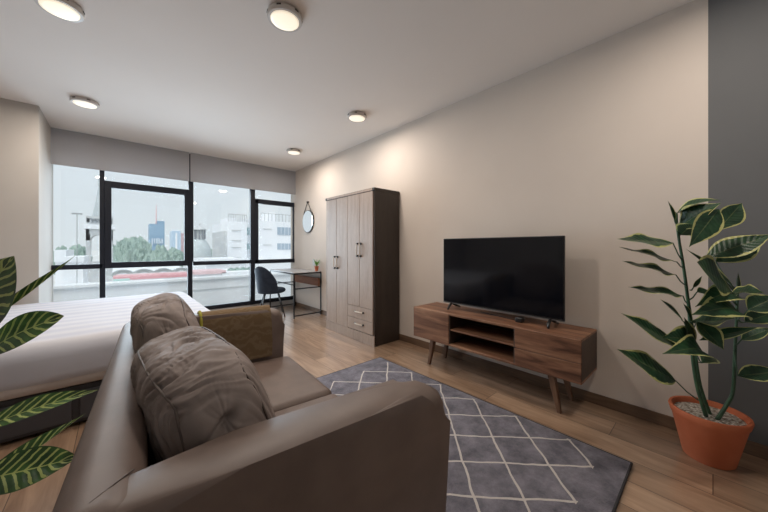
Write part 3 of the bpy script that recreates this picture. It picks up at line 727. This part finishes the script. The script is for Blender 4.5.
# petiole start (px,py,t), leaf base, leaf tip, width, options
def pleaf(st, b, tp, w, **k):
    b, tp = at(*b), at(*tp)
    u = k.pop('up', (0, 0, 1)); u = Vector(u); fc = k.pop('face', .6)*1.25+.15
    up = (u + VIEW*fc + Vector((-.3, -.1, 0))*0).normalized()
    lf = obj('leaf', leaf_bm(b, tp, w*(1.3 if w > .03 else 1), up=up, **k), 'leaf_margin', pl, True, world=True)
    if st:
        s0 = at(*st); md = (s0+b)/2+Vector((0, 0, -.008)); bm = bm_new(); add_tube(bm, [s0, md, b, b+(tp-b)*.12], [.0035, .003, .0028, .002], 6)
        obj('petiole', bm, 'stem', lf, True, world=True)
T = T0-.03
LV = [
 ((683, 262, T), (673, 243, T-.02), (617, 239, T-.12), .085, dict(face=.5, fold=.15, wave=.15)),
 ((684, 268, T), (677, 262, T-.02), (619, 247, T-.08), .055, dict(face=.35, fold=.2, wave=.3)),
 ((685, 285, T), (676, 275, T), (622, 261, T-.05), .060, dict(face=.4, fold=.2, wave=.3)),
 ((687, 303, T), (683, 296, T), (628, 287, T-.05), .060, dict(face=.35, fold=.25, wave=.3)),
 ((689, 330, T), (684, 322, T), (660, 299, T-.04), .055, dict(face=.5, fold=.3)),
 ((691, 352, T), (678, 347, T), (621, 313, T-.10), .088, dict(face=.7, fold=.2, wave=.1)),
 ((698, 400, T), (676, 381, T-.02), (617, 349, T-.14), .115, dict(face=.75, fold=.12, wave=.08)),
 ((697, 355, T), (702, 363, T-.02), (662, 354, T-.16), .115, dict(face=.5, fold=.3, droop=.22, wave=.1)),
 ((692, 340, T), (692, 343, T-.02), (662, 337, T-.12), .105, dict(face=1.2, fold=.2, droop=.1, wave=.1)),
 ((678, 232, T), (677, 213, T), (722, 200, T-.12), .085, dict(face=.3, fold=.25, droop=.12)),
 ((679, 236, T), (679, 228, T), (721, 203, T-.16), .110, dict(face=.9, fold=.25, droop=.06, wave=.1)),
 ((679, 236, T), (680, 235, T), (694, 224, T-.12), .075, dict(face=.8, fold=.2)),
 (None, (719, 209, T-.14), (689, 247, T-.16), .090, dict(face=1.6, fold=.2, peak=.4)),
 (None, (716, 232, T-.10), (742, 203, T-.10), .080, dict(face=1.2, fold=.25, peak=.55)),
 ((676, 222, T), (675, 222, T), (668, 201, T-.02), .030, dict(face=1.5, fold=.5)),
 ((733, 290, T-.05), (706, 257, T-.02), (774, 234, T-.10), .100, dict(face=.6, fold=.15)),
 ((735, 290, T-.05), (716, 262, T), (763, 242, T-.02), .100, dict(face=.5, fold=.15)),
 ((736, 300, T-.05), (735, 288, T-.05), (686, 249, T-.12), .060, dict(face=.8, fold=.3)),
 ((736, 305, T-.05), (734, 294, T-.08), (697, 262, T-.20), .160, dict(face=1.3, fold=.12, wave=.06, peak=.6)),
 ((737, 305, T-.05), (730, 296, T-.08), (765, 293, T-.18), .105, dict(face=.35, fold=.2, droop=.15, wave=.15)),
 ((736, 312, T-.05), (738, 299, T-.05), (695, 307, T-.12), .095, dict(face=.4, fold=.2, droop=.2)),
 ((737, 320, T-.05), (741, 314, T-.06), (691, 315, T-.20), .120, dict(face=.6, fold=.2, droop=.12, wave=.2)),
 ((691, 330, T), (690, 322, T), (737, 318, T-.12), .085, dict(face=.3, fold=.25, droop=-.05, wave=.2)),
 ((690, 335, T), (692, 322, T-.02), (683, 303, T-.05), .040, dict(face=.9, fold=.3)),
 ((691, 330, T), (697, 322, T-.05), (724, 350, T-.15), .095, dict(face=1.0, fold=.25)),
 ((734, 335, T-.05), (700, 340, T-.05), (759, 327, T-.15), .055, dict(face=.35, fold=.25)),
 ((734, 345, T-.05), (741, 340, T-.06), (773, 328, T-.12), .060, dict(face=.3, fold=.25)),
 ((734, 350, T-.05), (738, 376, T-.08), (784, 371, T-.12), .075, dict(face=.4, fold=.2)),
 ((738, 318, T-.05), (748, 310, T-.06), (778, 296, T-.12), .090, dict(face=.5, fold=.2)),
 ((738, 320, T-.05), (745, 322, T-.02), (776, 312, T-.02), .075, dict(face=.4, fold=.2)),
 ((690, 345, T), (692, 350, T-.02), (684, 317, T-.08), .065, dict(face=1.4, fold=.35)),
 ((738, 300, T-.05), (738, 296, T-.05), (738, 272, T-.05), .022, dict(face=1.5, fold=.5)),
 ((690, 290, T), (693, 288, T), (702, 276, T-.02), .022, dict(face=.8, fold=.3)),
 ((689, 300, T), (697, 292, T), (708, 290, T+.01), .035, dict(face=.8, fold=.3)),
]
for i, (st, b_, tp, w_, k_) in enumerate(LV): pleaf(st, b_, tp, w_, seed=i, **k_)

# ------------------------------------------------------------------ striped-leaf plant at the left edge, behind the sofa
pl2 = thing('striped_leaf_plant', 'plant with light-striped green leaves reaching in at the left edge', 'potted plant', (-.62, 1.62, 0))
bm = bm_new(); add_lathe(bm, [(.0, .002), (.10, 0), (.11, .01), (.145, .24), (.155, .25), (.155, .27), (.138, .27), (.134, .24)], seg=40, caps=False); obj('pot', bm, 'terracotta', pl2, smooth=35)
bm = bm_new(); add_lathe(bm, [(.136, .24), (.09, .247), (.0, .25)], seg=30, caps=False); obj('soil', bm, 'dark_slot', pl2, True)
def cleaf(b, tp, w, face=.7, **k):
    b, tp = at(*b), at(*tp)
    up = (Vector(k.pop('up', (0, 0, 1)))+VIEW*face).normalized()
    lf = obj('leaf', leaf_bm(b, tp, w, up=up, **k), 'leaf_stripe', pl2, True, world=True)
    r0 = Vector((-.62, 1.62, .24)); md = (r0+b)/2+Vector((-.03, -.02, .10)); bm = bm_new()
    Q = [r0*(1-u)**2+2*md*u*(1-u)+b*u*u for u in [i/10 for i in range(11)]]
    add_tube(bm, Q, [.006-.003*i/10 for i in range(11)], 6); obj('petiole', bm, 'stem_pale', lf, True, world=True)
cleaf((-42, 350, .80), (14, 256, .86), .22, face=2.5, fold=.1, droop=.05, peak=.5, ex=.9)
cleaf((-30, 335, .95), (75, 256, 1.12), .032, face=-.35, fold=1.2, droop=-.02)
cleaf((-28, 364, .80), (64, 316, .86), .115, face=1.2, fold=.15, droop=.09, peak=.6, ex=.8)
cleaf((-25, 430, .92), (98, 390, 1.02), .080, face=.7, fold=.3, droop=.03, ex=1.0)
cleaf((-30, 492, .90), (86, 413, 1.05), .085, face=.5, fold=.45, droop=-.03, twist=.6)
cleaf((-40, 484, .86), (78, 457, .96), .125, face=.75, fold=.2, droop=-.03, peak=.5, ex=.9)

# ------------------------------------------------------------------ outdoors
ZG = -14.0
struct_ground = obj('city_ground', box(-900, 1500, 12, 2200, ZG-.5, ZG), 'city_ground'); struct_ground['kind'] = 'structure'
par = obj('roof_parapet', box(-6, 12, 8.0, 8.25, -1.2, .44, bev=.01), 'parapet'); tag(par, 'long white roof parapet just outside the window', 'parapet')
bm = bm_new(); add_box(bm, -6.05, 12.05, 7.95, 8.3, .44, .50, bev=.01); obj('coping', bm, 'parapet', par)
bm = bm_new(); add_box(bm, -6, 12, 7.985, 8.0, .20, .225); obj('ledge', bm, 'stone', par)
struct('terrace_floor', box(-6, 12, YW+.2, 8.0, -1.3, -1.2), 'parapet')
def XY(r, y): return r*y
def zz(px, py, Y):
    u = (px-384)/295.8; return 1.2+(247.5-py)/295.8*Y/(math.cos(math.radians(41.96))-u*math.sin(math.radians(41.96)))
def xx(px, Y):
    u = (px-384)/295.8; a = math.radians(41.96); return Y*(math.sin(a)+u*math.cos(a))/(math.cos(a)-u*math.sin(a))
# bell tower
Y0 = 95
x0, x1 = xx(85, Y0), xx(113.5, Y0); tc_ = (x0+x1)/2; tw = (x1-x0)/2
bt = thing('bell_tower', 'old stone bell tower with an arched belfry and pointed spire', 'tower', (tc_, Y0+tw, ZG))
def lt(bm, hx, z0, z1, bev=0): add_box(bm, -hx, hx, -hx, hx, z0-ZG, z1-ZG, bev=bev)
zb0, zb1, zc, zr, zs = zz(90, 262, Y0), zz(90, 229, Y0), zz(90, 226, Y0), zz(90, 216, Y0), zz(97, 184, Y0)
bm = bm_new(); lt(bm, tw*.95, ZG, zb0); obj('tower_shaft', bm, 'stone', bt)
pw = tw*.30
for sx_ in (-1, 1):
    for sy_ in (-1, 1):
        bm = bm_new(); add_box(bm, sx_*tw*.95-(pw if sx_ > 0 else 0), sx_*tw*.95+(0 if sx_ > 0 else pw), sy_*tw*.95-(pw if sy_ > 0 else 0), sy_*tw*.95+(0 if sy_ > 0 else pw), zb0-ZG, zb1-ZG-1.2); obj('pier', bm, 'stone', bt)
# arched heads: ring of voussoirs on every side
def arch_side(rot):
    bm = bm_new(); r_ = tw*.65; zh = zb1-ZG-1.2-r_*.9
    poly = [(-tw*.95, zb1-ZG), (tw*.95, zb1-ZG), (tw*.95, zh), (r_, zh)] + [(r_*math.cos(PI*k/12), zh+r_*.9*math.sin(PI*k/12)) for k in range(1, 12)] + [(-r_, zh), (-tw*.95, zh)]
    add_prism(bm, poly, 'Y', -tw*.95, -tw*.95+pw*.8)
    bmesh.ops.transform(bm, matrix=Matrix.Rotation(rot, 4, 'Z'), verts=bm.verts[:]); return bm
for k in range(4): obj('arch', arch_side(k*PI/2), 'stone', bt)
bm = bm_new(); lt(bm, tw*1.12, zb1, zc+.35, .08); obj('cornice', bm, 'white_render', bt)
bm = bm_new(); lt(bm, tw*.86, zc+.3, zc+.9); obj('parapet_base', bm, 'stone', bt)
bm = bm_new()
for k in range(7):
    for s_ in (-1, 1):
        q_ = -tw*.84+tw*1.68*k/6
        for (ax_, ay_) in ((q_, s_*tw*.84), (s_*tw*.84, q_)): add_box(bm, ax_-.16, ax_+.16, ay_-.16, ay_+.16, zc+.9-ZG, zr-.5-ZG)
obj('balustrade', bm, 'stone_dark', bt)
bm = bm_new()
for s_ in (-1, 1):
    add_box(bm, -tw*.95, tw*.95, s_*tw*.84-.2, s_*tw*.84+.2, zr-.5-ZG, zr-ZG); add_box(bm, s_*tw*.84-.2, s_*tw*.84+.2, -tw*.95, tw*.95, zr-.5-ZG, zr-ZG)
obj('handrail', bm, 'stone', bt)
bm = bm_new(); add_lathe(bm, [(tw*.80, zc+.9-ZG), (tw*.76, zr-ZG), (tw*.12, zs-ZG)], seg=4)
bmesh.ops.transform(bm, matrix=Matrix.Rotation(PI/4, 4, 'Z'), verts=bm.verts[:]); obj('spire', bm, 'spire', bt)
bm = bm_new(); add_box(bm, -tw*.16, tw*.16, -tw*.16, tw*.16, zs-ZG, zz(98, 176, Y0)-ZG, bev=.05); add_tube(bm, [(0, 0, zs-ZG), (0, 0, zz(98, 166, Y0)-ZG)], .12, 6); obj('finial', bm, 'spire', bt)

# lamp mast
Yl = 45; bm = bm_new(); mx_ = xx(77, Yl); add_tube(bm, [(mx_, Yl, ZG), (mx_, Yl, zz(77, 213, Yl))], .035, 8)
add_box(bm, mx_-.4, mx_+.4, Yl-.05, Yl+.05, zz(77, 214.5, Yl), zz(77, 213, Yl))
tag(obj('lamp_mast', bm, 'steel'), 'thin grey lighting mast standing left of the bell tower', 'lamp mast')

# trees
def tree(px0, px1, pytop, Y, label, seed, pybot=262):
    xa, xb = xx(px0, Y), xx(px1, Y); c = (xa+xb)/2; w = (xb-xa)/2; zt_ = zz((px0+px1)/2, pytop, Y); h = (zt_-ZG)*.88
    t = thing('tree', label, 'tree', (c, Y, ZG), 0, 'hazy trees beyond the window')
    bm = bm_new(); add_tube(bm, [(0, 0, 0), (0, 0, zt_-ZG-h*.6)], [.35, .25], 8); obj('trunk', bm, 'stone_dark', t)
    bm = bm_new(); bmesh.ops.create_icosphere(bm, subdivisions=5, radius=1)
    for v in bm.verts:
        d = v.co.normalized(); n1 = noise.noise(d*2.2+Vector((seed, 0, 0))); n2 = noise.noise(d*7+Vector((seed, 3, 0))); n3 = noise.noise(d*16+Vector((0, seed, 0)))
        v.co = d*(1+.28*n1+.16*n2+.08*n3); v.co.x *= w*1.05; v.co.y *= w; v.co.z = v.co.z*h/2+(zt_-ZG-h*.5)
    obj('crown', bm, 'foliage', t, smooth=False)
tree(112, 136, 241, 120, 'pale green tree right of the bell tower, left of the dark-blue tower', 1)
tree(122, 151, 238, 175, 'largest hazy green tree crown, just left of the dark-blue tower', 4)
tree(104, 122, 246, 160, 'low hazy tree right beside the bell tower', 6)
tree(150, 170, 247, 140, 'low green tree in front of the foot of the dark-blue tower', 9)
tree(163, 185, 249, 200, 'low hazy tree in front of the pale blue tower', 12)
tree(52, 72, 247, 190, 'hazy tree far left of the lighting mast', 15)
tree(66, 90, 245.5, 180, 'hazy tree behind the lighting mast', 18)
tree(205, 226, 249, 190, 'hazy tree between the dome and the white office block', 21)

# dark blue tower with letters
Ys = 430
xa, xb = xx(149.5, Ys), xx(164.5, Ys)
sk = thing('office_tower', 'dark-blue high-rise with white letters and a roof antenna', 'building', ((xa+xb)/2, Ys+10, ZG))
hw = (xb-xa)/2
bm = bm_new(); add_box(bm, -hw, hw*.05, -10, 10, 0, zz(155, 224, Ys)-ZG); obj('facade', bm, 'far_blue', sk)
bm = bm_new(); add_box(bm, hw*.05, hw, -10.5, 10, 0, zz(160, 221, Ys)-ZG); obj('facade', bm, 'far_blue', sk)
bm = bm_new(); add_tube(bm, [(0, 0, zz(157, 224, Ys)-ZG), (0, 0, zz(157, 204, Ys)-ZG)], [.9, .3], 8); obj('antenna', bm, 'roof_pink', sk)
cu = bpy.data.curves.new('tower_letters', 'FONT'); cu.body = 'JIBI'; cu.size = 8.5; cu.extrude = .3; cu.align_x = 'CENTER'
co_ = bpy.data.objects.new('lettering', cu); COL.objects.link(co_); bpy.context.view_layer.update()
me_ = bpy.data.meshes.new_from_object(co_); bpy.data.objects.remove(co_); me_.materials.clear(); me_.materials.append(M['letters'])
co_ = bpy.data.objects.new('lettering', me_); COL.objects.link(co_); co_.parent = sk; co_.location = (0, -11.0, zz(157, 243.5, Ys)-ZG); co_.rotation_euler = (PI/2, 0, 0)
# pale blue tower
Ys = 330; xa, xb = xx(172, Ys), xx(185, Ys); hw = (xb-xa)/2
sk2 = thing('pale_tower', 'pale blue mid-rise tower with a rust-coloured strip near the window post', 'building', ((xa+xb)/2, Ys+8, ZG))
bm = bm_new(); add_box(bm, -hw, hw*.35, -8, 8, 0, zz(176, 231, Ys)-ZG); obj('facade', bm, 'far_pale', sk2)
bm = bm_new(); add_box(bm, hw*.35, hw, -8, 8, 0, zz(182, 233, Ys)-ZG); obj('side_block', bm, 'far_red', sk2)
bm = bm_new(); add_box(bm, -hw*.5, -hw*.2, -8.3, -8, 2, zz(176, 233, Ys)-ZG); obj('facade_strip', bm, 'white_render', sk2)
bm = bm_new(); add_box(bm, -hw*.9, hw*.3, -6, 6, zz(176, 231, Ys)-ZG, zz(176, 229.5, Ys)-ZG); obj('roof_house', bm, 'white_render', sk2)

# domed church
Yd = 130; xc = xx(202, Yd); rd = (xx(214, Yd)-xx(190, Yd))/2
dm = thing('domed_church', 'pale church dome with a columned lantern, right of the thick window post', 'church', (xc, Yd+rd, ZG))
zd0, zd1, zl1 = zz(202, 256, Yd)-ZG, zz(202, 238, Yd)-ZG, zz(202, 228, Yd)-ZG
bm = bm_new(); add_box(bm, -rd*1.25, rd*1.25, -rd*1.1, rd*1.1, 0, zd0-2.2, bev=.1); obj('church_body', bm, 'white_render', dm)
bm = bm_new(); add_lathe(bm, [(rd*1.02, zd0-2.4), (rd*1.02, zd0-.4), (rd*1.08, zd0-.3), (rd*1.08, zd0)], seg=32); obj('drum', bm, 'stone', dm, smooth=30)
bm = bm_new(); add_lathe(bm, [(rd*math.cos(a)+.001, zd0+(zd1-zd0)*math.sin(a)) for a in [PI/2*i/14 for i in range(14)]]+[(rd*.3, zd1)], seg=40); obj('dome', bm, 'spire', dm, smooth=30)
bm = bm_new()
for k in range(10):
    a = 2*PI*k/10; add_tube(bm, [(rd*.45*math.cos(a), rd*.45*math.sin(a), zd1-.4), (rd*.45*math.cos(a), rd*.45*math.sin(a), zl1-.5)], .22, 6)
obj('lantern_columns', bm, 'stone_dark', dm)
bm = bm_new(); add_lathe(bm, [(rd*.36, zd1-.4), (rd*.36, zl1-.4)], seg=16); obj('lantern_core', bm, 'stone', dm)
bm = bm_new(); add_lathe(bm, [(rd*.58, zl1-.6), (rd*.58, zl1-.3), (rd*.42, zl1+.2), (rd*.15, zl1+.9), (.1, zl1+1.0)], seg=20); add_tube(bm, [(0, 0, zl1+.8), (0, 0, zz(202, 223, Yd)-ZG)], .12, 6); add_box(bm, -.45, .45, -.1, .1, zl1+1.6, zl1+1.8); obj('lantern_cap', bm, 'stone', dm)
for k in range(8):
    a = 2*PI*k/8+.2; bm = bm_new(); add_box(bm, rd*1.0, rd*1.05, -.35, .35, zd0-2.0, zd0-.7, mtx=Matrix.Rotation(a, 4, 'Z')); obj('window', bm, 'stone_dark', dm)

# white office block
Yo = 62
of = thing('office_block', 'white office block with bands of windows and roof railings on the right', 'building', (xx(262, Yo), Yo, ZG))
ox = xx(262, Yo)
def lo_(bm, pa, pb, y0, y1, za, zb, bev=0): add_box(bm, xx(pa, Yo)-ox, xx(pb, Yo)-ox, y0, y1, za-ZG, zb-ZG, bev=bev)
zt1 = zz(236, 222, Yo); zt2 = zz(270, 221, Yo)
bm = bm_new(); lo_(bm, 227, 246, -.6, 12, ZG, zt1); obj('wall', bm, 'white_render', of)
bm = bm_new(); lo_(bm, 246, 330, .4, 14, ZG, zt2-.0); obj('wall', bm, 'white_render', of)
bm = bm_new(); lo_(bm, 224.7, 227.2, 0, 10, ZG, zz(226, 231, Yo)); obj('stair_tower', bm, 'stone', of)
bm = bm_new(); lo_(bm, 232, 241, 3, 9, zt1, zt1+1.0); obj('roof_house', bm, 'white_render', of)
bm = bm_new(); lo_(bm, 245, 330, -.5, .5, zz(262, 262, Yo), zz(262, 257, Yo)); lo_(bm, 238, 330, -5, .5, ZG, zz(262, 260, Yo)); obj('lower_block', bm, 'white_render', of)
for pa, pb, mtl in ((246.6, 253, 'win_green'), (278, 300, 'win_grey')):
    for (py0, py1) in ((227.5, 235), (243.5, 249.5)):
        cx_ = (pa+pb)/2; bm = bm_new(); lo_(bm, pa, pb, .30, .42, zz(cx_, py1, Yo), zz(cx_, py0, Yo)); wn = obj('window', bm, mtl, of)
        bm = bm_new(); n_ = 2 if pb-pa < 10 else 5
        for k in range(1, n_+1):
            p_ = pa+(pb-pa)*k/(n_+1); lo_(bm, p_-.15, p_+.15, .26, .31, zz(cx_, py1, Yo), zz(cx_, py0, Yo))
        obj('mullion', bm, 'white_render', wn)
for py in (230, 240, 247, 257):
    bm = bm_new(); lo_(bm, 231, 240, -.72, -.58, zz(235, py+1.2, Yo), zz(235, py, Yo)); obj('vent_strip', bm, 'stone', of)
for py in (228.5, 244.5):
    bm = bm_new(); lo_(bm, 264, 272, .26, .42, zz(268, py+.9, Yo), zz(268, py, Yo)); obj('vent_strip', bm, 'stone', of)
bm = bm_new()
for k in range(9):
    x_ = xx(228, Yo)-ox+(xx(246, Yo)-xx(228, Yo))*k/8; add_tube(bm, [(x_, -.5, zt1-ZG), (x_, -.5, zt1-ZG+1.4)], .05, 5)
for k in range(12):
    x_ = xx(262, Yo)-ox+(xx(300, Yo)-xx(262, Yo))*k/11; add_tube(bm, [(x_, .6, zt2-ZG), (x_, .6, zt2-ZG+1.6)], .05, 5)
add_tube(bm, [(xx(228, Yo)-ox, -.5, zt1-ZG+1.4), (xx(246, Yo)-ox, -.5, zt1-ZG+1.4)], .05, 5); add_tube(bm, [(xx(262, Yo)-ox, .6, zt2-ZG+1.6), (xx(300, Yo)-ox, .6, zt2-ZG+1.6)], .05, 5)
obj('roof_railing', bm, 'steel', of)
bm = bm_new(); lo_(bm, 277, 285, 5, 10, zt2, zt2+2.4); obj('roof_house', bm, 'white_render', of)

# low roofs behind the parapet
def roof(pa, pb, py0, py1, Y, dep, mtl, name, label, cat='roof', drop=None):
    c_ = (pa+pb)/2; x0, x1 = xx(pa, Y), xx(pb, Y)
    bm = bm_new(); add_box(bm, x0, x1, Y, Y+dep, zz(c_, py1, Y), zz(c_, py0, Y)); o = obj(name, bm, mtl); tag(o, label, cat); 
    bm = bm_new(); add_box(bm, x0+.1, x1-.1, Y+.3, Y+dep-.2, ZG, zz(c_, py1, Y)); obj('wall', bm, 'white_render', o); return o
roof(113, 189, 275.6, 278.6, 24, 1.5, 'roof_red', 'red_roof', 'long red metal roof below the middle window bar')
roof(116, 188, 273.6, 275.2, 30, 1.0, 'roof_pink', 'pink_roof', 'pink metal roof just behind the red one')
roof(113, 130, 279.8, 282.5, 17, .6, 'green_sheet', 'green_awning', 'small green sheet roof at the left end of the red roof')
roof(194, 226, 271, 274, 30, 3, 'roof_pink', 'tiled_roof', 'pinkish low roof right of the thick window post')
roof(54, 66, 250, 262, 70, 12, 'white_render', 'white_house', 'small white house at the far left of the window', 'house')
roof(62, 84, 257, 262, 60, 10, 'white_render', 'flat_house', 'low flat white building at the foot of the lighting mast', 'house')
roof(205, 246, 259, 262.5, 50, 10, 'white_render', 'flat_roof', 'long flat white roof in front of the domed church')
# arched roof trusses (row of semicircles)
Yt = 36; bm = bm_new(); xa, xb = xx(112, Yt), xx(190, Yt); n_ = 4; st_ = (xb-xa)/n_; zbase = zz(150, 274.2, Yt)
for k in range(n_):
    for rr in (.5, .34):
        pts = [(xa+st_*(k+.5)+st_*rr*math.cos(PI*i/14), Yt, zbase+st_*rr*.62*math.sin(PI*i/14)) for i in range(15)]; add_tube(bm, pts, .085, 5)
add_tube(bm, [(xa, Yt, zbase), (xb, Yt, zbase)], .10, 5)
tag(obj('arched_trusses', bm, 'truss'), 'row of grey arched roof trusses seen under the middle window bar', 'roof truss')
bm = bm_new(); add_box(bm, xa, xb, Yt+.5, Yt+8, ZG, zbase+.3); tag(obj('hall', bm, 'white_render'), 'low pale hall behind the arched trusses', 'building')
# greenery and windows low on the right
for i_, (pa, pb) in enumerate(((228, 234), (234, 240), (240, 247), (247, 252))):
    Yb = 32; c_ = (xx(pa, Yb)+xx(pb, Yb))/2; r_ = (xx(pb, Yb)-xx(pa, Yb))*.6; z_ = zz(236, 268, Yb)
    bm = bm_new(); bmesh.ops.create_icosphere(bm, subdivisions=4, radius=1)
    for v in bm.verts:
        d = v.co.normalized(); v.co = d*(1+.3*noise.noise(d*4+Vector((i_, 0, 0)))+.12*noise.noise(d*12)); v.co *= r_; v.co += Vector((c_, Yb, z_-r_*.9))
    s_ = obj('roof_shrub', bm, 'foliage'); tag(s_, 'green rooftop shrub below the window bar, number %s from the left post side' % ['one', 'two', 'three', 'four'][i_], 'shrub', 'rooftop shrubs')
    s_['label'] = ['leftmost green rooftop shrub seen below the bar left of the chair', 'second green rooftop shrub from the left, below the window bar', 'third green rooftop shrub from the left, below the window bar', 'rightmost green rooftop shrub, nearest the desk chair back'][i_]
roof(222, 262, 271.5, 274, 30, 5, 'white_render', 'planted_terrace', 'white terrace edge under the rooftop shrubs', 'terrace')
